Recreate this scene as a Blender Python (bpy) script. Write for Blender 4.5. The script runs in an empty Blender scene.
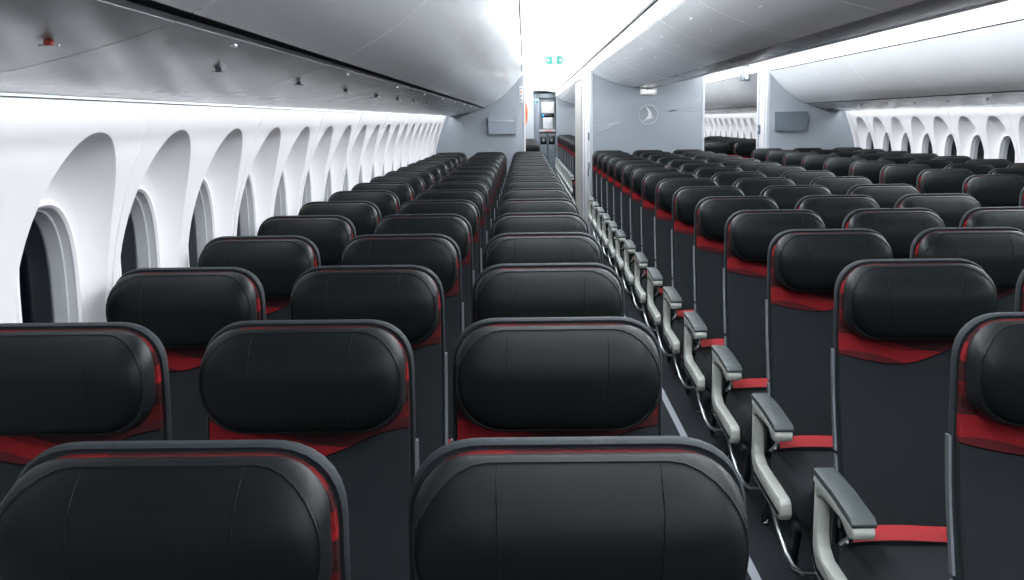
import bpy, bmesh, math, random
from mathutils import Vector, Matrix
random.seed(7)
SC = bpy.context.scene
COL = SC.collection

# ------------------------------------------------------------------ camera
FPX = 1055.94; PITCH = .15935; YAW = -.013587; ROLL = -.01357
CX = 1.515                       # cabin centre line
def make_camera():
    cd = bpy.data.cameras.new('camera'); co = bpy.data.objects.new('camera', cd); COL.objects.link(co)
    cd.sensor_width = 36; cd.sensor_fit = 'HORIZONTAL'; cd.lens = FPX / 1024 * 36; cd.clip_start = .02; cd.clip_end = 100
    f = Vector((math.sin(YAW)*math.cos(PITCH), math.cos(YAW)*math.cos(PITCH), -math.sin(PITCH)))
    r = Vector((math.cos(YAW), -math.sin(YAW), 0)); u = r.cross(f)
    r2 = math.cos(ROLL)*r + math.sin(ROLL)*u; u2 = -math.sin(ROLL)*r + math.cos(ROLL)*u
    m = Matrix((r2, u2, -f)).transposed().to_4x4(); m.translation = Vector((0, 0, 1.55))
    co.matrix_world = m; SC.camera = co
make_camera()
# ------------------------------------------------------------------ world, exposure, lights
w = bpy.data.worlds.new('night'); SC.world = w; w.use_nodes = True
w.node_tree.nodes['Background'].inputs[0].default_value = (.01, .015, .025, 1)
w.node_tree.nodes['Background'].inputs[1].default_value = .3
SC.view_settings.view_transform = 'Standard'; SC.view_settings.look = 'None'
SC.view_settings.gamma = 1; SC.view_settings.use_curve_mapping = False
SC.view_settings.exposure = 0.0
COVE_W = 11.0      # watts per metre of ceiling cove
WASH_W = 1.9       # watts per metre of sidewall wash
LCOL = (.93, .97, 1.0)
def strip_light(name, x, z, y0, y1, width, power_m, direction):
    ln = y1 - y0; n = max(1, round(ln/3.2)); s = ln/n
    for i in range(n):
        ld = bpy.data.lights.new(name, 'AREA'); ld.shape = 'RECTANGLE'; ld.size = width; ld.size_y = s
        ld.energy = power_m*s; ld.color = LCOL
        o = bpy.data.objects.new(name, ld); COL.objects.link(o)
        d = Vector((direction[0], 0, direction[1])).normalized()
        zz = -d; yy = Vector((0, 1, 0)); xx = yy.cross(zz)
        m = Matrix((xx, yy, zz)).transposed().to_4x4(); m.translation = Vector((x, y0 + s*(i+.5), z)); o.matrix_world = m
Y0, YB, YE = -2.15, 13.45, 29.0
for ya, yb in ((Y0+.05, YB), (YB, 28.0)):
    for sgn in (1, -1):
        fx = lambda x: x if sgn > 0 else 2*CX - x
        strip_light('ceiling_cove_light', fx(.0), 2.185, ya, yb, .09, COVE_W, (sgn*1, -.25))
        strip_light('ceiling_cove_light', fx(.815), 2.205, ya, yb, .07, COVE_W, (-sgn*1, -.25))
for ya, yb, sg in ((Y0+.05, YB, 1), (Y0+.05, YB, -1), (YB+.5, 28.0, -1)):
    fx = lambda x: x if sg > 0 else 2*CX - x
    strip_light('sidewall_wash_light', fx(-.905), 1.603, ya, yb-.03, .03, WASH_W, (-sg*.55, -.8))

strip_light('galley_ceiling_light', .55, 2.27, 27.9, 28.4, .3, 14, (0, -1))
# ------------------------------------------------------------------ materials
def mat(name, col, rough=.5, metal=0, spec=.5, emit=None, estr=1, trans=0, bump=0, bscale=300, coat=0, var=0, vscale=6, ior=1.5):
    m = bpy.data.materials.new(name); m.use_nodes = True; nt = m.node_tree; b = nt.nodes['Principled BSDF']
    b.inputs['Base Color'].default_value = (*col, 1); b.inputs['Roughness'].default_value = rough
    b.inputs['IOR'].default_value = ior; b.inputs['Metallic'].default_value = metal; b.inputs['Specular IOR Level'].default_value = spec
    b.inputs['Transmission Weight'].default_value = trans; b.inputs['Coat Weight'].default_value = coat
    if emit: b.inputs['Emission Color'].default_value = (*emit, 1); b.inputs['Emission Strength'].default_value = estr
    tc = nt.nodes.new('ShaderNodeTexCoord')
    if bump:
        n = nt.nodes.new('ShaderNodeTexNoise'); n.inputs['Scale'].default_value = bscale; n.inputs['Detail'].default_value = 2
        bp = nt.nodes.new('ShaderNodeBump'); bp.inputs['Strength'].default_value = bump; bp.inputs['Distance'].default_value = .002
        nt.links.new(tc.outputs['Object'], n.inputs['Vector']); nt.links.new(n.outputs['Fac'], bp.inputs['Height'])
        nt.links.new(bp.outputs['Normal'], b.inputs['Normal'])
    if var:
        n2 = nt.nodes.new('ShaderNodeTexNoise'); n2.inputs['Scale'].default_value = vscale
        mx = nt.nodes.new('ShaderNodeMix'); mx.data_type = 'RGBA'
        mx.inputs['A'].default_value = (*[c*(1-var) for c in col], 1); mx.inputs['B'].default_value = (*[min(1, c*(1+var)) for c in col], 1)
        nt.links.new(tc.outputs['Object'], n2.inputs['Vector']); nt.links.new(n2.outputs['Fac'], mx.inputs['Factor'])
        nt.links.new(mx.outputs['Result'], b.inputs['Base Color'])
    return m
M = dict(
    leather=mat('black_leather', (.0035, .0050, .0055), .5, bump=.12, bscale=500, spec=.12),
    stitch=mat('stitching', (.008, .010, .011), .5, spec=.2),
    gusset=mat('grey_leather_edge', (.0055, .007, .008), .5, spec=.22),
    fabric=mat('charcoal_fabric', (.0115, .0145, .0175), .85, bump=.5, bscale=900, var=.25, vscale=300, spec=.25),
    piping=mat('slate_piping', (.017, .022, .026), .65, bump=.4, bscale=1200, spec=.2),
    shell=mat('dark_shell', (.02, .022, .025), .5),
    belt=mat('red_webbing', (.34, .004, .008), .6, bump=.5, bscale=800),
    metal=mat('silver_metal', (.45, .47, .49), .35, metal=1),
    sidemetal=mat('satin_side_metal', (.20, .22, .24), .5, metal=.8),
    darkmetal=mat('dark_metal', (.10, .11, .12), .3, metal=1),
    cream=mat('cream_plastic', (.44, .46, .43), .35, var=.03),
    pad=mat('grey_armrest_pad', (.05, .062, .064), .5, bump=.2),
    black=mat('black_plastic', (.006, .006, .007), .25),
    tunnel_shade=mat('window_surround_grey', (.40, .41, .43), .45),  # greyer than the wall, paints in the dimness inside the window tunnels
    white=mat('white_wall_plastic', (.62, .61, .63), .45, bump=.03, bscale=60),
    bin=mat('bin_plastic', (.74, .76, .78), .26, bump=.02, bscale=40, coat=.3),
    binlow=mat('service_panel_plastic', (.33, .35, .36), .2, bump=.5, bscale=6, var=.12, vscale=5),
    ceil=mat('ceiling_plastic', (.86, .87, .88), .6, bump=.02, bscale=40),
    bulk=mat('blue_grey_laminate', (.24, .265, .295), .5, bump=.05, bscale=200, var=.03),
    bulklight=mat('pale_relief', (.38, .41, .45), .45, bump=.02),
    tray=mat('slate_panel', (.10, .125, .145), .5, bump=.1),
    traylight=mat('mid_grey_panel', (.24, .27, .31), .5, bump=.1),
    dark=mat('dark_gap', (.02, .022, .025), .7),
    carpet=mat('carpet', (.022, .025, .030), .95, bump=1, bscale=500, var=.4, vscale=250, spec=.1),
    strip=mat('floor_strip', (.30, .32, .36), .4, var=.05),
    curtain=mat('curtain_fabric', (.30, .29, .28), .9, bump=.3, bscale=300),
    alu=mat('aluminium', (.55, .57, .60), .35, metal=.8),
    glass=mat('window_glass', (.5, .55, .6), .05, trans=1, ior=1.12),
    green=mat('exit_green', (.005, .15, .12), .4),
    whitelit=mat('lit_white', (.9, .9, .9), .4, emit=(1, 1, 1), estr=1.2),
    orange=mat('orange_panel', (.75, .16, .04), .6, var=.05),
    bluelit=mat('blue_led', (.0, .2, .7), .4, emit=(.02, .35, 1), estr=1.5),
    cart=mat('cart_blue_grey', (.20, .24, .27), .4, var=.03),
    outer=mat('outer_hull', (.02, .02, .022), .9),
    redmark=mat('red_mark', (.4, .04, .03), .5),
    pink=mat('counter_edge', (.6, .2, .2), .5),
)
def band_material():
    m = bpy.data.materials.new('red_patterned_weave'); m.use_nodes = True; nt = m.node_tree; b = nt.nodes['Principled BSDF']
    L = nt.links.new; tc = nt.nodes.new('ShaderNodeTexCoord'); sx = nt.nodes.new('ShaderNodeSeparateXYZ'); L(tc.outputs['Object'], sx.inputs[0])
    def M_(op, a, c=None):
        n = nt.nodes.new('ShaderNodeMath'); n.operation = op
        for i, v in enumerate((a, c)):
            if v is None: continue
            if isinstance(v, (int, float)): n.inputs[i].default_value = v
            else: L(v, n.inputs[i])
        return n.outputs[0]
    # two families of broad swooping bands, overlapping
    a = M_('ADD', M_('MULTIPLY', M_('SUBTRACT', sx.outputs['Z'], .88), 3.4), M_('MULTIPLY', M_('SINE', M_('ADD', M_('MULTIPLY', sx.outputs['X'], 12), .7)), .085))
    r1 = nt.nodes.new('ShaderNodeValToRGB'); r1.color_ramp.interpolation = 'CONSTANT'
    e = r1.color_ramp.elements; e[0].position = 0; e[0].color = (.07, .005, .008, 1); e[1].position = .09; e[1].color = (.21, .006, .010, 1)
    for p, c in ((.24, (.045, .005, .007, 1)), (.36, (.13, .006, .009, 1)), (.46, (.035, .005, .007, 1)), (.60, (.27, .009, .013, 1)), (.72, (.05, .006, .008, 1)), (.82, (.17, .007, .010, 1)), (.93, (.08, .006, .008, 1))):
        q = e.new(p); q.color = c
    L(a, r1.inputs[0])
    b2 = M_('ADD', M_('MULTIPLY', M_('SUBTRACT', sx.outputs['Z'], .88), 4.2), M_('MULTIPLY', M_('SINE', M_('ADD', M_('MULTIPLY', sx.outputs['X'], -9), 1.6)), .22))
    r2 = nt.nodes.new('ShaderNodeValToRGB'); r2.color_ramp.interpolation = 'CONSTANT'
    e = r2.color_ramp.elements; e[0].position = 0; e[0].color = (.55, .55, .55, 1); e[1].position = .12; e[1].color = (1, 1, 1, 1)
    for p, c in ((.42, .45), (.6, 1), (.75, .6)):
        q = e.new(p); q.color = (c, c, c, 1)
    L(b2, r2.inputs[0])
    mx = nt.nodes.new('ShaderNodeMix'); mx.data_type = 'RGBA'; mx.blend_type = 'MULTIPLY'; mx.inputs['Factor'].default_value = .8
    L(r1.outputs[0], mx.inputs['A']); L(r2.outputs[0], mx.inputs['B']); L(mx.outputs['Result'], b.inputs['Base Color'])
    b.inputs['Roughness'].default_value = .8; b.inputs['Specular IOR Level'].default_value = .25
    n = nt.nodes.new('ShaderNodeTexNoise'); n.inputs['Scale'].default_value = 700; bp = nt.nodes.new('ShaderNodeBump')
    bp.inputs['Strength'].default_value = .5; bp.inputs['Distance'].default_value = .002
    L(tc.outputs['Object'], n.inputs['Vector']); L(n.outputs['Fac'], bp.inputs['Height']); L(bp.outputs['Normal'], b.inputs['Normal'])
    return m
M['band'] = band_material()

# ------------------------------------------------------------------ helpers
class MB:
    def __init__(s): s.v = []; s.f = []
    def add(s, vs, fs):
        o = len(s.v); s.v += [tuple(p) for p in vs]; s.f += [tuple(i+o for i in f) for f in fs]
    def box(s, x0, x1, y0, y1, z0, z1, bev=0):
        bm = bmesh.new(); bmesh.ops.create_cube(bm, size=1)
        for v in bm.verts: v.co = Vector(((x0+x1)/2+v.co.x*(x1-x0), (y0+y1)/2+v.co.y*(y1-y0), (z0+z1)/2+v.co.z*(z1-z0)))
        if bev: bmesh.ops.bevel(bm, geom=bm.edges[:]+bm.verts[:], offset=bev, segments=3, profile=.5, affect='EDGES')
        bm.verts.index_update(); s.add([v.co.copy() for v in bm.verts], [[v.index for v in f.verts] for f in bm.faces]); bm.free()
    def prism_x(s, pts, x0, x1, bev=0):      # pts (y,z) polygon swept along x
        bm = bmesh.new(); vs = [bm.verts.new((x0, p[0], p[1])) for p in pts]; f = bm.faces.new(vs)
        r = bmesh.ops.extrude_face_region(bm, geom=[f])
        for g in r['geom']:
            if isinstance(g, bmesh.types.BMVert): g.co.x = x1
        bmesh.ops.recalc_face_normals(bm, faces=bm.faces)
        if bev: bmesh.ops.bevel(bm, geom=bm.edges[:], offset=bev, segments=2, profile=.5, affect='EDGES')
        bm.verts.index_update(); s.add([v.co.copy() for v in bm.verts], [[v.index for v in f.verts] for f in bm.faces]); bm.free()
    def prism_y(s, pts, y0, y1, caps=True):  # pts (x,z) polygon swept along y
        n = len(pts); vs = [(p[0], y0, p[1]) for p in pts]+[(p[0], y1, p[1]) for p in pts]
        fs = [(i, (i+1) % n, n+(i+1) % n, n+i) for i in range(n)]
        if caps: fs += [tuple(range(n))[::-1], tuple(range(n, 2*n))]
        s.add(vs, fs)
    def tube(s, path, r, n=8):
        path = [Vector(p) for p in path]; rings = []
        for i, p in enumerate(path):
            d = (path[min(i+1, len(path)-1)]-path[max(i-1, 0)]).normalized()
            a = d.cross(Vector((0, 0, 1)) if abs(d.z) < .9 else Vector((1, 0, 0))).normalized(); b = d.cross(a)
            rings.append([p+(a*math.cos(t)+b*math.sin(t))*r for t in [2*math.pi*k/n for k in range(n)]])
        vs = [q for R in rings for q in R]
        fs = [(i*n+k, i*n+(k+1) % n, (i+1)*n+(k+1) % n, (i+1)*n+k) for i in range(len(path)-1) for k in range(n)]
        fs += [tuple(range(n))[::-1], tuple((len(path)-1)*n+k for k in range(n))]
        s.add(vs, fs)
    def rings(s, rings, closed=True, cap0=False, cap1=False):
        n = len(rings[0]); vs = [q for R in rings for q in R]
        fs = [(i*n+k, i*n+(k+1) % n, (i+1)*n+(k+1) % n, (i+1)*n+k) for i in range(len(rings)-1) for k in range(n if closed else n-1)]
        if cap0: fs.append(tuple(range(n))[::-1])
        if cap1: fs.append(tuple((len(rings)-1)*n+k for k in range(n)))
        s.add(vs, fs)
    def build(s, name, m, parent=None, smooth=30, loc=(0, 0, 0)):
        me = bpy.data.meshes.new(name); me.from_pydata(s.v, [], s.f); me.materials.append(m)
        bm = bmesh.new(); bm.from_mesh(me); bmesh.ops.recalc_face_normals(bm, faces=bm.faces)
        if smooth:
            for f in bm.faces: f.smooth = True
            for e in bm.edges:
                if len(e.link_faces) == 2 and e.calc_face_angle(0) > math.radians(smooth): e.smooth = False
        bm.to_mesh(me); bm.free()
        o = bpy.data.objects.new(name, me); COL.objects.link(o); o.location = loc
        if parent: o.parent = parent
        return o
def tag(o, label=None, cat=None, group=None, kind=None):
    if label: o['label'] = label
    if cat: o['category'] = cat
    if group: o['group'] = group
    if kind: o['kind'] = kind
    return o
def empty(name, loc=(0, 0, 0)):
    o = bpy.data.objects.new(name, None); o.empty_display_size = .1; COL.objects.link(o); o.location = loc; return o
def copy_tree(o, parent=None):
    c = o.copy(); COL.objects.link(c); c.parent = parent
    for ch in list(o.children): copy_tree(ch, c)
    return c
def interp(tab, t):
    if t <= tab[0][0]: return tab[0][1]
    for (a, b), (c, d) in zip(tab, tab[1:]):
        if t <= c: return b+(d-b)*(t-a)/(c-a)
    return tab[-1][1]
def crom(pts, k=6):
    P = [Vector((p[0], p[1])) for p in pts]; out = []
    for i in range(len(P)-1):
        p0 = P[max(i-1, 0)]; p1 = P[i]; p2 = P[i+1]; p3 = P[min(i+2, len(P)-1)]
        for j in range(k):
            t = j/k; out.append(.5*((2*p1)+(-p0+p2)*t+(2*p0-5*p1+4*p2-p3)*t*t+(-p0+3*p1-3*p2+p3)*t**3))
    out.append(P[-1]); return [(p.x, p.y) for p in out]
def struct(o): o['kind'] = 'structure'; return o

# ------------------------------------------------------------------ setting
def mirror(x, s): return x if s > 0 else 2*CX - x
mb = MB(); mb.box(-1.3, 4.33, Y0, YE+.6, -.1, 0); struct(mb.build('floor', M['carpet'], smooth=0))
for i, x in enumerate((.77, 2*CX-.77)):
    mb = MB(); mb.box(x-.016, x+.016, Y0, 28, 0, .003); struct(mb.build('trim_%d' % (i+1), M['strip'], smooth=0))
WALL = [(0, -1.07), (.25, -1.145), (.5, -1.155), (1.0, -1.148), (1.17, -1.133), (1.3, -1.105), (1.42, -1.066), (1.53, -1.022), (1.62, -.985), (1.72, -.94)]
wp = crom([(z, x) for z, x in WALL], 4)
def xw(z): return interp(wp, z)
ZC, HT, HBt, HWD = 1.15, .385, .42, .262
AZ, AH, AW, XA = 1.13, .225, .158, -1.175
NW = 64
def sup(c, hw, ht, hb, n, ph):
    cx, sx = math.cos(ph), math.sin(ph)
    p = n if sx > 0 else n+1.2
    k = (abs(cx)**p+abs(sx)**p)**(-1/p)
    return cx*k*hw, c+sx*k*(ht if sx > 0 else hb)
def rect_pt(ph, hw, zt, zb, zc):
    cx, sx = math.cos(ph), math.sin(ph); t = 1e9
    if abs(cx) > 1e-6: t = min(t, hw/abs(cx))
    if sx > 1e-6: t = min(t, (zt-zc)/sx)
    if sx < -1e-6: t = min(t, (zb-zc)/sx)
    return cx*t, zc+sx*t
WSP = .615
def window_wall(side, ys):
    """panels with scooped window recesses, in one skin"""
    mb = MB(); zt, zb = 1.60, .60
    for yc in ys:
        phs = [2*math.pi*k/NW for k in range(NW)]
        ca = [math.atan2(zt-ZC, WSP/2), math.pi-math.atan2(zt-ZC, WSP/2), math.pi+math.atan2(ZC-zb, WSP/2), 2*math.pi-math.atan2(ZC-zb, WSP/2)]
        for c in ca:
            k = min(range(NW), key=lambda i: abs(phs[i]-c)); phs[k] = c
        outer = [sup(ZC, HWD, HT, HBt, 2.15, p) for p in phs]
        rect = [rect_pt(p, WSP/2, zt, zb, ZC) for p in phs]
        ap = [sup(AZ, AW+.014, AH+.014, AH+.014, 2.6, p) for p in phs]
        R = []
        for t in (0, .25, .5, .75, 1):
            R.append([(mirror(xw(a[1]+(b[1]-a[1])*t), side), yc+a[0]+(b[0]-a[0])*t, a[1]+(b[1]-a[1])*t) for a, b in zip(rect, outer)])
        mb.rings(R)
        R = []
        for t in (0, .04, .1, .2, .35, .5, .7, .85, 1):
            s = 1-(1-t)**1.7
            R.append([(mirror(xw(a[1])*(1-s)+XA*s, side), yc+a[0]+(b[0]-a[0])*t, a[1]+(b[1]-a[1])*t) for a, b in zip(outer, ap)])
        mb.rings(R)
    ya, yb = min(ys)-WSP/2, max(ys)+WSP/2
    return mb, ya, yb
def plain_wall(mb, side, ya, yb, z0, z1):
    zs = [z0+(z1-z0)*i/10 for i in range(11)]
    mb.rings([[(mirror(xw(z), side), y, z) for z in zs] for y in (ya, yb)], closed=False)
wn = 0; gn = 2
def make_window(side, yc):
    global wn
    wn += 1
    phs = [2*math.pi*k/40 for k in range(40)]
    def ring(x, d): return [(mirror(x, side), a, b) for a, b in (sup(AZ, AW+d, AH+d, AH+d, 2.6, p) for p in phs)]
    mb = MB()   # tunnel
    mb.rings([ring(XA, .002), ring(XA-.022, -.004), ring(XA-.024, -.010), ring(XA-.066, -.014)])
    w_ = mb.build('window_%d' % wn, M['tunnel_shade'], loc=(0, yc, 0)); struct(w_)
    mb = MB(); mb.rings([ring(XA-.001, .020), ring(XA+.006, .016), ring(XA+.007, .006), ring(XA-.001, .0)]); mb.build('window_frame', M['white'], w_)
    mb = MB(); mb.rings([ring(XA-.058, -.0125), ring(XA-.063, -.0125)], cap0=True, cap1=True); mb.build('window_pane', M['glass'], w_)
    return w_
LEFT_W = [2.555+WSP*n for n in range(-6, 18)]
RIGHT_W2 = [2.555+WSP*n for n in range(20, 41)]
proto = {}
for side, ys, nm in ((1, LEFT_W, 'wall_left'), (-1, LEFT_W, 'wall_right'), (-1, RIGHT_W2, 'wall_right_rear')):
    mb, ya, yb = window_wall(side, ys)
    plain_wall(mb, side, ya, yb, 0, .60); plain_wall(mb, side, ya, yb, 1.60, 1.70)
    lim0 = Y0 if 'rear' not in nm else YB; lim1 = YB+.1 if 'rear' not in nm else YE
    if ya > lim0: plain_wall(mb, side, lim0, ya, 0, 1.70)
    if yb < lim1: plain_wall(mb, side, yb, lim1, 0, 1.70)
    struct(mb.build(nm, M['white'], smooth=35))
    for i, y in enumerate(ys):
        if side not in proto: proto[side] = make_window(side, y)
        else:
            wn += 1; c = copy_tree(proto[side]); c.name = 'window_%d' % wn; c.location = (0, y, 0)
        if i % 2 == 0:   # raised joint strip standing in for light leaking between every second pair of panels
            yy = y+WSP/2; gn += 1; mj = MB()
            zs = [.6+.1*k for k in range(11)]
            mj.rings([[(mirror(xw(z)+dx, side), yy+dy, z) for z in zs] for dx, dy in ((-.002, -.006), (.003, -.004), (.003, .004), (-.002, .006))], closed=False)
            struct(mj.build('trim_%d' % gn, M['white']))
mb = MB(); plain_wall(mb, 1, YB+.1, YE, 0, 1.70); struct(mb.build('wall_left_rear', M['white']))
# roof closing everything and end walls
mb = MB(); mb.box(-1.3, 4.33, Y0, YE+.6, 2.36, 2.42); struct(mb.build('ceiling', M['outer'], smooth=0))
mb = MB(); mb.box(-1.3, 4.33, Y0-.06, Y0, 0, 2.42); struct(mb.build('wall_front', M['bulk'], smooth=0))
mb = MB(); mb.box(-1.3, 4.33, YE+.6, YE+.66, 0, 2.42); struct(mb.build('wall_end', M['bulk'], smooth=0))
# aisle ceilings
for s, nm in ((1, 'ceiling_left_aisle'), (-1, 'ceiling_right_aisle')):
    mb = MB(); pr = crom([(-.01, 2.25), (.15, 2.29), (.4, 2.305), (.65, 2.29), (.79, 2.262)], 4)
    pts = [(mirror(x, s), z) for x, z in pr]+[(mirror(x, s), z+.02) for x, z in reversed(pr)]
    mb.prism_y(pts, Y0, YE+.5); struct(mb.build(nm, M['ceil']))
    gn += 1; mb = MB(); mb.prism_y([(mirror(x, s), z) for x, z in ((.795, 2.255), (.802, 2.255), (.802, 2.28), (.795, 2.28))], Y0, 28)
    struct(mb.build('trim_%d' % gn, M['dark'], smooth=0))
    # cove backs
    for a, b in (((-.012, 2.12), (-.012, 2.26)), ((.826, 2.15), (.826, 2.28))):
        gn += 1; mb = MB(); d = -.006 if a[0] < 0 else .006
        mb.prism_y([(mirror(a[0], s), a[1]), (mirror(b[0], s), b[1]), (mirror(b[0]+d, s), b[1]), (mirror(a[0]+d, s), a[1])], Y0, 28)
        struct(mb.build('trim_%d' % gn, M['ceil'], smooth=0))
# partitions
def partition(name, x0, x1, y0, y1, ztop, m):
    mb = MB(); mb.box(x0, x1, y0, y1, 0, ztop, .006); return struct(mb.build(name, m))
pl = partition('wall_back_left', -1.2, .008, YB, YB+.05, 2.115, M['bulk'])
pc = partition('wall_back_center', .836, 2.255, YB, YB+.05, 2.12, M['bulk'])
prt = partition('wall_back_right', 3.045, 4.23, YB, YB+.05, 2.12, M['bulk'])
mb = MB(); mb.box(-.004, .014, YB-.006, YB+.06, 0, 2.11, .003); mb.build('edge_strip', M['white'], pl)
mb = MB(); mb.box(.828, .862, YB-.008, YB, 0, 2.14, .003); mb.build('edge_strip', M['bulklight'], pc)
mb = MB(); mb.box(2.232, 2.262, YB-.008, YB, 0, 2.06, .003); mb.build('edge_strip', M['bulklight'], pc)
mb = MB(); mb.box(3.038, 3.075, YB-.008, YB, 0, 2.1, .003); mb.build('edge_strip', M['bulklight'], prt)
# white corner strip where partition meets sidewall
for s, par in ((1, pl), (-1, prt)):
    mb = MB(); zs = [.3+.066*k for k in range(21)]
    mb.rings([[(mirror(xw(z)+dx, s), YB+dy, z) for z in zs] for dx, dy in ((0, -.03), (.012, -.025), (.014, -.0), (0, 0))], closed=False)
    mb.build('corner_strip', M['white'], par)

# relief lines, emblem on the centre partition
def relief(par, x0, x1, z0, z1, n, flip):
    mb = MB()
    for i in range(n):
        t = i/(n-1); pts = []
        for k in range(13):
            u = k/12
            if flip: x = x1+(x0-x1)*u*(1-.10*t*0); zz = z0+(z1-z0)*((t)*(1-u)**1.3) + .012*math.sin(u*3)
            else: x = x0+(x1-x0)*u; zz = z1+(z0-z1)*((t)*(1-u)**1.3)+(z1-z0)*.02*math.sin(u*3)+.05*u*u
            pts.append((x, YB-.001, zz))
        mb.tube(pts, .0045, 5)
    mb.build('relief_lines', M['bulklight'], par)
relief(pc, .87, 1.25, 1.345, 1.475, 6, False)
relief(pc, 1.80, 2.225, 1.63, 1.80, 8, True)

# ------------------------------------------------------------------ overhead bins
DOOR = crom([(-.487, 1.712), (-.338, 1.795), (-.18, 1.930), (-.023, 2.105)], 7)
LOWP = crom([(-.985, 1.614), (-.80, 1.628), (-.633, 1.664), (-.515, 1.700)], 5)
def plate(profile, th, y0, y1, s, inset=0):
    n = len(profile); nr = []
    for i in range(n):
        a = Vector(profile[max(i-1, 0)]); b = Vector(profile[min(i+1, n-1)]); d = (b-a).normalized(); nr.append(Vector((-d.y, d.x)))
    inn = [(profile[i][0]+nr[i].x*th, profile[i][1]+nr[i].y*th) for i in range(n)]
    mb = MB(); mb.prism_y([(mirror(x, s), z) for x, z in list(profile)+inn[::-1]], y0, y1); return mb
def side_bin(s, y0, y1):
    mb = MB()
    body = [(-.975, 1.63), (-.80, 1.642), (-.633, 1.678), (-.49, 1.728), (-.345, 1.812), (-.19, 1.945), (-.035, 2.118), (-.035, 2.34), (-1.1, 2.34), (-1.06, 1.66)]
    r = empty('overhead_bin', (mirror(-.5, s), (y0+y1)/2, 1.6)); off = r.location
    def put(mb, name, m, par=None, sm=30):
        o = mb.build(name, m, r if par is None else par, sm)
        if par is None: o.location = -off
        return o
    mb.prism_y([(mirror(x, s), z) for x, z in body], y0, y1); put(mb, 'housing', M['dark'], sm=0)
    g = .004
    d = put(plate(DOOR, .012, y0+.001, y1-.010, s), 'bin_door', M['bin'])
    # pale gasket closing the joint between doors
    put(plate(DOOR[1:], .006, y1-.0095, y1-.0005, s), 'joint_strip', M['white'])
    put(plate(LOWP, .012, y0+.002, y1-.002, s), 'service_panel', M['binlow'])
    mb = MB(); mb.box(mirror(-.99, s)-.008, mirror(-.99, s)+.008, y0, y1, 1.606, 1.622, .003); put(mb, 'edge_rail', M['darkmetal'])
    if y1-y0 > .9:
        ym = (y0+y1)/2
        for dy in (-.25,):
            x, z = LOWP[-2]; mb = MB(); mb.box(mirror(x, s)-.005, mirror(x, s)+.005, ym+dy-.008, ym+dy+.008, z-.006, z, .002); put(mb, 'latch', M['alu'])
    return r
def center_bin(y0, y1):
    r = empty('overhead_bin', (CX, (y0+y1)/2, 1.93)); off = r.location
    def put(mb, name, m, sm=30):
        o = mb.build(name, m, r, sm); o.location = -off; return o
    half = [(.68, 2.150), (.558, 2.077), (.36, 1.998), (.152, 1.944)]
    dp = crom([(CX-a, z) for a, z in half][::-1], 7)
    lowp = crom([(CX-.142, 1.940), (CX-.07, 1.930), (CX, 1.927), (CX+.07, 1.930), (CX+.142, 1.940)], 4)
    body = [(CX-.665, 2.166), (CX-.55, 2.094), (CX-.36, 2.015), (CX-.15, 1.958), (CX, 1.945)]
    body = body+[(2*CX-x, z) for x, z in body[::-1][1:]]+[(CX+.665, 2.34), (CX-.665, 2.34)]
    mb = MB(); mb.prism_y(body, y0, y1); put(mb, 'housing', M['dark'], 0)
    for s in (1, -1):
        put(plate(dp, .012, y0+.001, y1-.010, s), 'bin_door', M['bin'])
        put(plate(dp[1:], .006, y1-.0095, y1-.0005, s), 'joint_strip', M['white'])
        ym = (y0+y1)/2
        if y1-y0 > .9:
            for x, z, dy in ((.925, 2.094, -.05), (1.05, 2.038, .05)):
                mb = MB(); mb.box(mirror(x, s)-.012, mirror(x, s)+.012, ym+dy-.035, ym+dy+.035, z-.012, z-.004, .002); put(mb, 'latch', M['white'])
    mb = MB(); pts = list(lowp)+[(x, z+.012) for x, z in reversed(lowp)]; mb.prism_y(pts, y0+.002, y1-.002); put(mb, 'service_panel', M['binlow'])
    return r
def cuts(a, b):
    ys = [a]+[2.85+1.25*n for n in range(-6, 30) if a+.3 < 2.85+1.25*n < b-.3]+[b]
    return list(zip(ys, ys[1:]))
ORD = ['first', 'second', 'third', 'fourth', 'fifth', 'sixth', 'seventh', 'eighth', 'ninth', 'tenth', 'eleventh', 'twelfth', 'thirteenth', 'fourteenth', 'fifteenth', 'sixteenth', 'seventeenth', 'eighteenth', 'nineteenth', 'twentieth']
bins = {'l': [], 'r': [], 'c': [], 'rr': [], 'cr': []}
for a, b in cuts(Y0, YB): bins['l'].append(side_bin(1, a, b)); bins['r'].append(side_bin(-1, a, b)); bins['c'].append(center_bin(a, b))
for a, b in cuts(14.1, 28): bins['rr'].append(side_bin(-1, a, b))
for a, b in cuts(17.8, 28): bins['cr'].append(center_bin(a, b))
for key, where, grp in (('l', 'above the left-hand windows', 'overhead bins above the left windows'), ('r', 'above the right-hand windows', 'overhead bins above the right windows'),
                        ('c', 'over the centre block of seats', 'overhead bins over the centre block'),
                        ('rr', 'over right seats of the far cabin', 'overhead bins in the far cabin, right side'),
                        ('cr', 'over centre seats of the far cabin', 'overhead bins in the far cabin, centre')):
    B = bins[key]; n = len(B)
    for i, o in enumerate(B):
        tag(o, 'curved overhead bin %s, %s from the far end' % (where, ORD[n-1-i]), 'overhead bin', grp)

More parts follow.
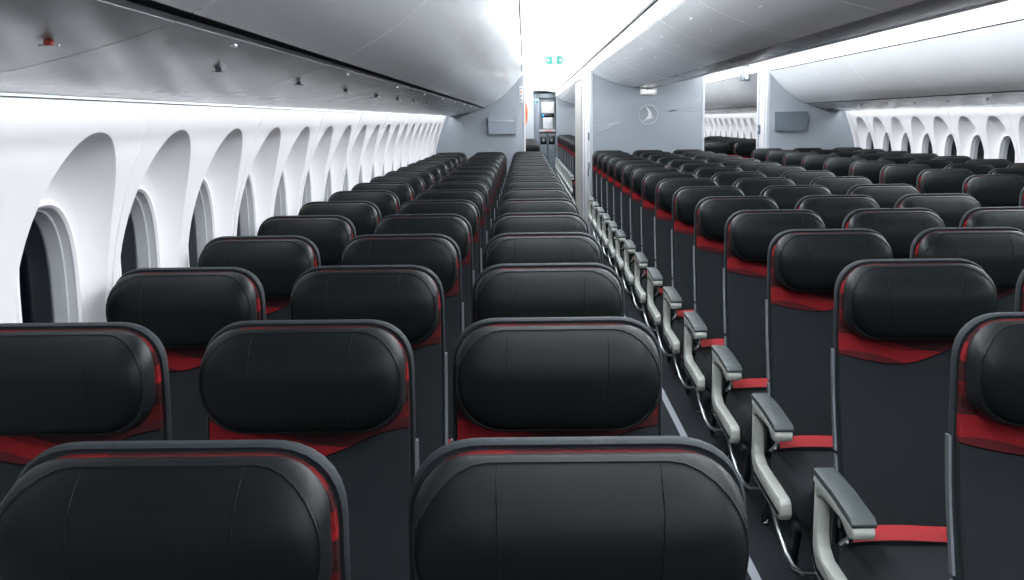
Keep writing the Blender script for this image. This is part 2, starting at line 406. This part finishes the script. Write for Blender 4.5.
# small clips on the underside of left / right service panels
k = 0
for s, side in ((1, 'left'), (-1, 'right')):
    for i in range(0, 15):
        y = 1.43+.7874*i
        if s < 0 and i < 8: continue
        x = mirror(-.63, s); r = empty('panel_clip', (x, y, 1.663))
        mb = MB(); mb.box(-.006, .006, -.005, .005, -.007, .002, .002); mb.build('clip_body', M['darkmetal'] if i else M['redmark'], r)
        mb = MB(); mb.box(-.014, .014, -.002, .002, -.008, -.005, .0008); mb.build('clip_bar', M['alu'], r)
        tag(r, ('small %s clip under the %s overhead bins, %s from the camera' % ('red-brown' if i == 0 else 'grey', side, ORD[i] if s > 0 else ORD[i-8])), 'clip', 'clips under the %s bins' % side)

# ------------------------------------------------------------------ seats
YT = [(.36, -.15), (.45, -.12), (.60, -.075), (.80, -.022), (.95, .0), (1.05, .004), (1.17, .006)]
ytab = crom(YT, 4)
def yb(z): return interp(ytab, z)
W, ZT, RC = .205, 1.17, .092
def ztop(x, W=W, ZT=ZT, RC=RC):
    d = abs(x)-(W-RC)
    return ZT if d <= 0 else ZT-RC+RC*max(0, 1-(min(d, RC)/RC)**2.3)**(1/2.3)
def xsamp(W, RC, nc=8, nf=8):
    c = [(W-RC)+RC*math.sin(math.pi/2*k/nc) for k in range(nc+1)]
    f = [-(W-RC)+2*(W-RC)*k/nf for k in range(1, nf)]
    return [-x for x in c[::-1]]+f+c
def slab(zlow, zhigh, layers, zc, nt=14, Wd=W, bulge=0):
    xs = xsamp(Wd, RC); nx = len(xs); mb = MB(); R = []
    idx = [(i, 0) for i in range(nx)]+[(nx-1, j) for j in range(1, nt+1)]+[(i, nt) for i in range(nx-2, -1, -1)]+[(0, j) for j in range(nt-1, 0, -1)]
    def P(i, j, ins, yo, bl=0):
        x = xs[i]; z = zlow(x)+(zhigh(x)-zlow(x))*j/nt
        x2 = x*(1-ins/Wd); z2 = z-(ins*(1 if z > zc else -1) if True else 0)*min(1, abs(z-zc)/.1)
        u = x/Wd
        return (x2, yb(z)+yo-bl*(1-u**4), z2)
    for k, (ins, yo) in enumerate(layers): R.append([P(i, j, ins, yo) for i, j in idx])
    mb.rings(R)
    for (ins, yo), bl in ((layers[0], bulge), (layers[-1], 0)):
        vs = [P(i, j, ins, yo, bl) for j in range(nt+1) for i in range(nx)]
        mb.add(vs, [(j*nx+i, j*nx+i+1, (j+1)*nx+i+1, (j+1)*nx+i) for j in range(nt) for i in range(nx-1)])
    return mb
WV = [(-.2, .922), (-.14, .908), (-.06, .895), (0, .898), (.06, .918), (.12, .944), (.16, .957), (.2, .962)]
wv = crom(WV, 4)
def wave(x): return interp(wv, x)
def rrect(hw, hh, r, n=7):
    pts = []
    for cx, cz, a0 in ((hw-r, hh-r, 0), (-hw+r, hh-r, 90), (-hw+r, -hh+r, 180), (hw-r, -hh+r, 270)):
        for k in range(n+1):
            a = math.radians(a0+90*k/n); pts.append((cx+r*math.cos(a), cz+r*math.sin(a)))
    return pts
def make_seat(armside):
    """local origin on the floor under the top of the backrest, seat faces -Y"""
    root = empty('passenger_seat')
    low = lambda x: .37
    # shell with rounded rim
    slab(low, ztop, [(.008, .004), (.003, .001), (0, .007), (0, .022), (.006, .036), (.016, .041)], .8).build('backrest_shell', M['piping'], root, 50)
    # fabric lower back, stops at the wave
    Wc = W-.009
    zt2 = lambda x: ztop(x*W/Wc)-.010
    slab(low, lambda x: min(wave(x), zt2(x)), [(.002, -.010), (0, -.002), (0, .008)], .6, Wd=Wc, nt=10, bulge=.006).build('backrest_cushion', M['fabric'], root, 60)
    slab(lambda x: wave(x), zt2, [(.001, -.010), (0, -.002), (0, .008)], 1.03, Wd=Wc, nt=8, bulge=.006).build('patterned_band', M['band'], root, 60)
    # headrest
    hz, hw, hh = 1.0642, .194, .0955
    def prot(z):   # the pad is thin along its top edge and swells below it
        t = max(0, min(1, (hh-z)/.075)); return .30+.70*(1-(1-t)**2.2)
    def ring(dw, r, y): return [(x, yb(hz+z)+y*prot(z), hz+z) for x, z in rrect(hw-dw, hh-dw, r)]
    mb = MB()
    mb.rings([ring(.014, .06, .0), ring(.004, .062, -.014), ring(0, .066, -.036), ring(.001, .070, -.058), ring(.004, .074, -.074), ring(.03, .060, -.076)], cap0=True, cap1=True)
    hr = mb.build('headrest', M['gusset'], root, 60)
    mb = MB()
    mb.rings([ring(.004, .084, -.073), ring(.007, .086, -.081), ring(.013, .082, -.088), ring(.024, .071, -.093), ring(.045, .050, -.096), ring(.070, .025, -.098), ring(.0915, .0035, -.0984)], cap1=True)
    mb.build('front_panel', M['leather'], hr, 60)
    mb = MB()
    rr = ring(.0045, .0845, -.0765); mb.tube(rr+[rr[0]], .0020, 5)
    mb.build('piping', M['stitch'], hr, 60)
    for sx in (-.092, .092):
        mb = MB(); pts = []
        for k in range(15):
            z = -.090+.180*k/14; d = min(hh-abs(z), hw-abs(sx))
            y = interp([(.004, -.073), (.007, -.081), (.013, -.088), (.024, -.093), (.045, -.096), (.07, -.098), (.1, -.099)], d)
            pts.append((sx*(1+.04*z/hh), yb(hz+z)+y*prot(z)-.0001, hz+z))
        mb.tube(pts, .0009, 4)
        mb.build('seam', M['leather'], hr, 60)
    # seat pan, cushion
    mb = MB(); mb.box(-.222, .222, -.60, -.13, .33, .45, .035)
    for i, (x, y, z) in enumerate(mb.v):
        if z > .42: z += .012*(1-(x/.222)**2)+.02*(abs(y+.13)/.47)
        mb.v[i] = (x, y, z)
    mb.build('seat_cushion', M['fabric'], root, 50)
    mb = MB(); mb.box(-.20, .20, -.56, -.12, .29, .335, .012); mb.tube([(-.218, -.18, .30), (.218, -.18, .30)], .02); mb.tube([(-.218, -.46, .30), (.218, -.46, .30)], .02)
    mb.build('seat_pan', M['shell'], root, 50)
    # belt
    def strap(x0, x1, z0):
        prof = [(-.172, .024), (-.190, .012), (-.201, -.002), (-.203, -.005), (-.192, .007), (-.173, .019)]
        m_ = MB(); n = 8; R = []
        for k in range(n+1):
            t = k/n; x = x0+(x1-x0)*t; s = .004*math.sin(t*math.pi)
            R.append([(x, y+.004*math.sin(5*t), z0+z+s) for y, z in prof])
        m_.rings(R, cap0=True, cap1=True); return m_
    bt = strap(-.200, .045, .474).build('seat_belt', M['belt'], root, 40)
    m_ = strap(.105, .200, .474); m_.build('seat_belt', M['belt'], root, 40)
    mb = MB(); mb.box(.048, .105, -.212, -.168, .478, .500, .004); mb.build('buckle', M['metal'], bt)
    mb = MB()
    mb.tube([(-.222, -.165, .45), (-.212, -.185, .47), (-.200, -.19, .485)], .006, 6); mb.tube([(-.215, -.200, .464), (-.208, -.182, .486), (-.200, -.165, .502)], .004, 6)
    mb.build('belt_anchor', M['metal'], bt)
    # slim metal side strips
    for sx in (-1, 1):
        for z0, z1 in ((.665, .93), (.47, .652)):
            mb = MB(); R = []
            for k in range(7):
                z = z0+(z1-z0)*k/6; x = sx*(W-.0005); y = yb(z)+.012
                R.append([(x, y-.006, z), (x+sx*.006, y-.006, z), (x+sx*.006, y+.012, z), (x, y+.012, z)])
            mb.rings(R, cap0=True, cap1=True); mb.build('side_strip', M['sidemetal'], root, 40)
    # legs and baggage bar
    for sx in (-.12, .12):
        for pts in (((sx, -.44, .30), (sx, -.46, .02), (sx, -.47, .0)), ((sx, -.20, .30), (sx, -.10, .02), (sx, -.09, .0))):
            mb = MB(); mb.tube(pts, .016, 8); mb.build('leg', M['darkmetal'], root)
    mb = MB()
    p = [(-.205, -.15, .29), (-.208, -.16, .25), (-.205, -.20, .21), (-.197, -.31, .15), (-.185, -.36, .125), (-.16, -.385, .115), (0, -.39, .112)]
    mb.tube(p+[(-x, y, z) for x, y, z in p[::-1][1:]], .0095, 8); mb.build('baggage_bar', M['metal'], root)
    # aisle armrest
    if armside:
        a = armside
        def xx(u): return a*u
        prof = [(-.022, .598), (-.018, .40), (-.03, .362), (-.075, .334), (-.43, .322), (-.458, .33), (-.468, .352), (-.462, .382), (-.44, .394), (-.13, .400), (-.088, .418), (-.072, .452), (-.070, .58), (-.06, .606), (-.035, .61)]
        mb = MB(); mb.prism_x(prof, xx(.222), xx(.258), .006)
        ar = mb.build('armrest', M['cream'], root, 40); ar.location.z = -.010
        sl = [(-.030, .585), (-.027, .405), (-.038, .374), (-.078, .348), (-.42, .336), (-.442, .341), (-.442, .350), (-.42, .350), (-.085, .362), (-.05, .385), (-.040, .41), (-.040, .585)]
        mb = MB(); mb.prism_x(sl, xx(.250), xx(.2595)); mb.build('recess_strip', M['black'], ar, 40)
        am = [(-.040, .608), (-.20, .605), (-.372, .591), (-.382, .574), (-.376, .556), (-.35, .549), (-.32, .553), (-.27, .571), (-.10, .566), (-.06, .545), (-.045, .55)]
        mb = MB(); mb.prism_x(am, xx(.204), xx(.259), .006); mb.build('arm_body', M['cream'], ar, 40)
        pd = [(-.030, .622), (-.20, .620), (-.360, .608), (-.380, .597), (-.378, .586), (-.20, .601), (-.035, .604)]
        mb = MB(); mb.prism_x(pd, xx(.201), xx(.262), .004); mb.build('armrest_pad', M['pad'], ar, 40)
        mb = MB(); mb.prism_x([(-.05, .57), (-.10, .565), (-.10, .50), (-.085, .44), (-.05, .44)], xx(.200), xx(.222)); mb.tube([(xx(.215), -.09, .56), (xx(.215), -.09, .43)], .009, 6)
        mb.build('hinge', M['darkmetal'], ar, 40)
    return root
XC, S, P, K0 = .0583, .485, .7874, 1.2096
XCOL = {c: XC+S*o for c, o in zip('ABCDEFGHK', (-2, -1, 0, 2.008, 3.008, 4.008, 6.016, 7.016, 8.016))}
START = dict(A=1, B=0, C=0, D=1, E=2, F=4, G=5, H=7, K=8)
DESC = dict(A='beside left-hand windows', B='in middle column of left block', C='in aisle column of left block',
            D='with left-aisle armrest in centre block', E='in middle column of centre block', F='in right column of centre block',
            G='in aisle column of right block', H='in middle column of right block', K='beside right-hand windows')
GRP = dict(A='seats of the left-hand block', B='seats of the left-hand block', C='seats of the left-hand block', D='seats of the centre block', E='seats of the centre block', F='seats of the centre block',
           G='seats of the right-hand block', H='seats of the right-hand block', K='seats of the right-hand block')
protos = {None: None}
def get_seat(col):
    a = {'C': 1, 'D': -1, 'F': 1, 'G': -1}.get(col, 0)
    if a not in protos: protos[a] = make_seat(a); return protos[a]
    return copy_tree(protos[a])
BASE = 'black leather headrest seat with red patterned band '
for c in 'DCABEFGHK':
    rows = list(range(START[c], 16)); n = len(rows)
    for i, k_ in enumerate(rows):
        o = get_seat(c); o.location = (XCOL[c], K0+P*k_, 0)
        if i < 8 or i <= n-1-i: pos = 'nearest camera' if i == 0 else '%s from camera' % ORD[i]
        else: pos = 'last, against the partition' if i == n-1 else '%s counted from partition' % ORD[n-1-i]
        tag(o, 'black airline seat %s, %s' % (DESC[c], pos), 'airline seat', GRP[c])
far = dict(D=(18.3, 12, 'visible through the left aisle opening beside the curtain'), C=(18.0, 6, 'seen past the edge of the left partition'),
           G=(16.6, 8, 'aisle column seen through the right aisle opening'), H=(16.6, 8, 'middle column seen through the right aisle opening'), K=(16.6, 8, 'window column seen through the right aisle opening'))
for c, (ys, n, d) in far.items():
    for i in range(n):
        o = get_seat(c); o.location = (XCOL[c], ys+P*i, 0)
        tag(o, 'dark far-cabin seat %s, %s row back' % (d, ORD[i]), 'airline seat', 'seats of the far cabin')

# ------------------------------------------------------------------ partition fittings
def at_loc(name, x, y, z): return empty(name, (x, y, z))
r = at_loc('folding_bassinet_panel', -.28, YB-.03, 1.48)
mb = MB(); mb.prism_y([(-.175, .105), (-.165, .115), (-.160, .06), (.165, .055), (.175, .10), (.185, .10), (.185, -.085), (.175, -.10), (-.14, -.10), (-.16, -.085)], -.03, .03); mb.build('panel_body', M['traylight'], r)
mb = MB(); mb.box(-.155, .165, -.034, -.02, .055, .066, .002); mb.build('top_lip', M['bulklight'], r)
tag(r, 'mid grey flat folding panel on the left partition above the seat backs', 'wall panel')
r = at_loc('folding_bassinet_panel', 3.34, YB-.03, 1.50)
mb = MB(); mb.prism_y([(-.19, .11), (-.20, .10), (-.20, -.12), (-.19, -.13), (.15, -.13), (.17, -.115), (.205, .05), (.20, .095), (.185, .11)], -.03, .03); mb.build('panel_body', M['tray'], r)
tag(r, 'dark slate folding panel with slanted right edge on the right partition', 'wall panel')
# seat-sign placard on left partition edge
r = at_loc('placard', -.035, YB-.004, 1.87)
mb = MB(); mb.box(-.022, .022, -.004, .003, -.10, .10, .002); mb.build('plate', M['white'], r)
for z in (-.07, -.02, .03, .07):
    mb = MB(); mb.box(-.012, .012, -.0055, -.003, z-.013, z+.013, .001); mb.build('pictogram', M['bulk'] if z != .03 else M['orange'], r)
tag(r, 'narrow white pictogram placard near the top of the left partition', 'sign')
# lit sign at top of centre partition
r = at_loc('lit_sign', 1.555, YB-.03, 1.885)
mb = MB(); mb.box(-.10, .10, -.02, .03, -.045, .045, .012); mb.build('housing', M['white'], r)
mb = MB(); mb.box(-.07, -.03, -.024, -.018, -.02, .02, .002); mb.box(-.015, .075, -.024, -.018, -.012, .012, .002); mb.build('lit_face', M['whitelit'], r)
tag(r, 'small lit white sign at the top of the centre partition above the emblem', 'sign')
# emblem
r = at_loc('bird_emblem', 1.555, YB-.006, 1.595)
mb = MB(); ring_ = [(.118*math.cos(t), 0, .118*math.sin(t)) for t in [2*math.pi*k/40 for k in range(41)]]; mb.tube(ring_, .008, 8); mb.build('ring', M['bulklight'], r, 60)
mb = MB(); out = crom([(-.045, .105), (.0, .08), (.035, .03), (.045, -.01), (.04, -.03), (.085, -.02), (.03, -.045), (-.02, -.06), (-.06, -.075), (-.02, -.04), (.0, -.005), (.0, .04), (-.02, .08), (-.045, .105)], 4)[:-1]
mb.prism_y(out, -.008, .004); mb.build('bird', M['white'], r, 30)
tag(r, 'round embossed emblem with a white flying bird on the centre partition', 'emblem')
# exit sign hanging from aisle ceiling
r = at_loc('exit_sign', .345, 12.05, 2.205)
mb = MB()
o_ = rrect(.10, .043, .042, 8); mb.prism_y(o_, -.012, .012); mb.build('sign_plate', M['green'], r)
mb = MB(); mb.box(-.022, .022, -.015, -.011, -.030, .030, .001); mb.build('pictogram', M['whitelit'], r)
mb = MB()
mb.tube([(-.004, -.017, .024), (-.004, -.017, .012), (.004, -.017, -.006), (-.008, -.017, -.026)], .004, 5); mb.tube([(-.012, -.017, .006), (.012, -.017, .008)], .003, 5); mb.tube([(.004, -.017, -.006), (.014, -.017, -.022)], .004, 5)
mb.build('running_figure', M['green'], r)
for sx in (-1, 1):
    mb = MB(); mb.prism_y([(sx*.085, 0), (sx*.062, .016), (sx*.062, -.016)], -.015, -.011); mb.build('arrow', M['whitelit'], r)
mb = MB(); mb.box(-.03, .03, -.006, .006, .04, .09); mb.build('bracket', M['white'], r)
tag(r, 'green and white emergency exit sign hanging from the left aisle ceiling', 'sign')

# ------------------------------------------------------------------ monuments beside the aisles
r = empty('lavatory_monument', (1.55, 14.6, 0))
def putr(r, mb, name, m, sm=30):
    o = mb.build(name, m, r, sm); o.location = -r.location; return o
mb = MB(); mb.box(.842, 2.25, YB+.055, 15.6, 0, 2.26, .008); putr(r, mb, 'cabinet', M['white'])
for y in (13.62, 14.05, 14.9, 15.4):
    mb = MB(); mb.box(.832, .842, y-.015, y+.015, 0, 2.18, .003); putr(r, mb, 'door_frame', M['bulklight'])
for y, z in ((13.85, 1.33), (13.95, .86), (13.75, .95)):
    mb = MB(); mb.box(.825, .842, y-.03, y+.03, z-.05, z+.05, .004); putr(r, mb, 'latch', M['tray'])
tag(r, 'white cabinet wall lining the left aisle behind the centre partition', 'cabinet')
r = empty('stowed_curtain', (.87, 16.6, 0))
mb = MB(); pts = [(.85+.018*math.sin(y*22), y) for y in [15.65+1.95*k/70 for k in range(71)]]
mb.rings([[(x, y, z) for x, y in pts]+[(x+.02, y, z) for x, y in pts[::-1]] for z in (.05, 2.12)], cap0=True, cap1=True); putr(r, mb, 'curtain_cloth', M['curtain'], 60)
mb = MB(); mb.tube([(.86, 15.62, 2.15), (.86, 17.6, 2.15)], .015); putr(r, mb, 'curtain_rail', M['alu'])
tag(r, 'grey-brown gathered curtain hanging along the left aisle past the white cabinet', 'curtain')
r = empty('lavatory_monument', (3.6, 13.8, 0))
mb = MB(); mb.box(3.05, 4.2, YB+.055, 14.08, 0, 2.26, .008); putr(r, mb, 'cabinet', M['white'])
mb = MB(); mb.box(3.038, 3.05, 13.56, 13.60, .05, 2.0, .003); mb.box(3.038, 3.05, 13.92, 13.96, .05, 2.0, .003); mb.box(3.038, 3.05, 13.56, 13.96, 1.97, 2.0, .003); putr(r, mb, 'door_frame', M['bulklight'])
mb = MB(); mb.box(3.03, 3.05, 13.84, 13.92, 1.33, 1.45, .004); putr(r, mb, 'latch', M['tray'])
mb = MB(); mb.box(3.024, 3.032, 13.86, 13.90, 1.37, 1.41, .003); putr(r, mb, 'latch_button', M['alu'])
tag(r, 'white cabinet with grey latch lining the right aisle behind the right partition', 'cabinet')
# camera unit under far right bin
r = empty('security_camera', (2.995, 14.6, 2.08))
mb = MB(); mb.box(-.06, .06, -.03, .05, -.05, .045, .012); mb.build('housing', M['tray'], r)
mb = MB(); mb.tube([(.015, -.045, 0), (.015, -.028, 0)], .022, 14); mb.build('lens', M['alu'], r)
mb = MB(); mb.box(-.02, .045, .02, .06, .02, .16, .004); mb.build('mount', M['tray'], r)
tag(r, 'small dark box with round lens seen through the right aisle opening', 'camera')

# ------------------------------------------------------------------ far end: galley and partition
fp = partition('wall_far_center', .836, 2.2, 28.0, 28.06, 2.12, M['bulk'])
mb = MB(); mb.box(-1.2, .24, 27.6, 27.66, 0, 2.3, .004); struct(mb.build('wall_far_left', M['bulklight']))
r = empty('galley_unit', (.55, 28.9, 0))
mb = MB(); mb.box(.24, .84, 28.65, 29.2, 1.30, 2.12, .01); putr(r, mb, 'upper_cabinet', M['cart'])
mb = MB(); mb.box(.24, .84, 28.5, 28.7, 2.12, 2.24, .01); putr(r, mb, 'header', M['tray'])
mb = MB(); mb.box(.46, .80, 28.60, 28.66, 1.72, 2.02, .01); putr(r, mb, 'locker_door', M['white'])
mb = MB(); mb.box(.46, .80, 28.60, 28.66, 1.62, 1.71, .005); putr(r, mb, 'control_strip', M['black'])
mb = MB(); mb.box(.48, .53, 28.59, 28.61, 1.64, 1.69, .003); putr(r, mb, 'blue_display', M['bluelit'])
mb = MB(); mb.box(.50, .76, 28.60, 28.66, 1.31, 1.61, .01); putr(r, mb, 'locker_door', M['white'])
mb = MB(); mb.box(.66, .69, 28.58, 28.60, 1.38, 1.52, .004); putr(r, mb, 'handle', M['alu'])
mb = MB(); mb.box(.40, .84, 28.5, 29.2, 1.23, 1.29, .01); putr(r, mb, 'worktop', M['white'])
mb = MB(); mb.box(.55, .75, 28.485, 28.5, 1.235, 1.265, .003); putr(r, mb, 'worktop_label', M['pink'])
mb = MB(); mb.box(.24, .40, 28.5, 29.2, 0, 2.12, .01); putr(r, mb, 'side_column', M['traylight'])
tag(r, 'white and grey galley unit at the far end of the left aisle', 'galley')
for i, x in enumerate((.51, .73)):
    r = empty('galley_cart', (x, 28.85, 0))
    mb = MB(); mb.box(-.10, .10, -.3, .3, .06, 1.20, .01); mb.build('cart_body', M['cart'], r)
    mb = MB(); mb.box(-.08, .08, -.31, -.295, .90, 1.12, .01); mb.build('latch_panel', M['black'], r)
    mb = MB(); mb.box(-.03, .03, -.315, -.305, .97, 1.05, .005); mb.build('latch', M['cart'], r)
    for a in (-.07, .07):
        for b in (-.25, .25):
            mb = MB(); mb.tube([(a-.012, b, .03), (a+.012, b, .03)], .03, 12); mb.build('caster', M['black'], r)
    mb = MB(); mb.box(-.08, .08, -.26, .26, .03, .065); mb.build('base', M['alu'], r)
    tag(r, 'blue-grey galley cart under the far worktop, %s of the two' % ('left' if i == 0 else 'right'), 'cart', 'galley carts')
r = empty('wall_sign', (.30, 28.3, 2.02))
mb = MB(); mb.prism_y(rrect(.10, .06, .055, 6), -.015, .015); mb.build('sign_plate', M['traylight'], r)
for sx in (-.045, .045):
    mb = MB(); mb.tube([(sx, -.02, 0), (sx, -.014, 0)], .032, 12); mb.build('green_disc', M['green'], r)
mb = MB(); mb.box(-.01, .01, -.01, .01, .055, .27); mb.build('hanger', M['traylight'], r)
tag(r, 'small sign with two green discs hanging before the galley', 'sign')
r = empty('orange_wall_panel', (.02, 15.2, 0))
mb = MB(); pts = [(.02+.022*k/10*(2-k/10), 1.40+.45*k/10) for k in range(11)]
mb.prism_y([(-.02, 1.40)]+[(-.02+.07*math.sin(math.pi*k/10)**.6, 1.40+.50*k/10) for k in range(1, 10)]+[(-.02, 1.90)], 15.1, 15.14); putr(r, mb, 'panel', M['orange'])
mb = MB(); mb.box(-.06, -.02, 15.08, 15.16, 0, 2.1, .004); putr(r, mb, 'post', M['white'])
tag(r, 'narrow orange curved panel just behind the edge of the left partition', 'panel')
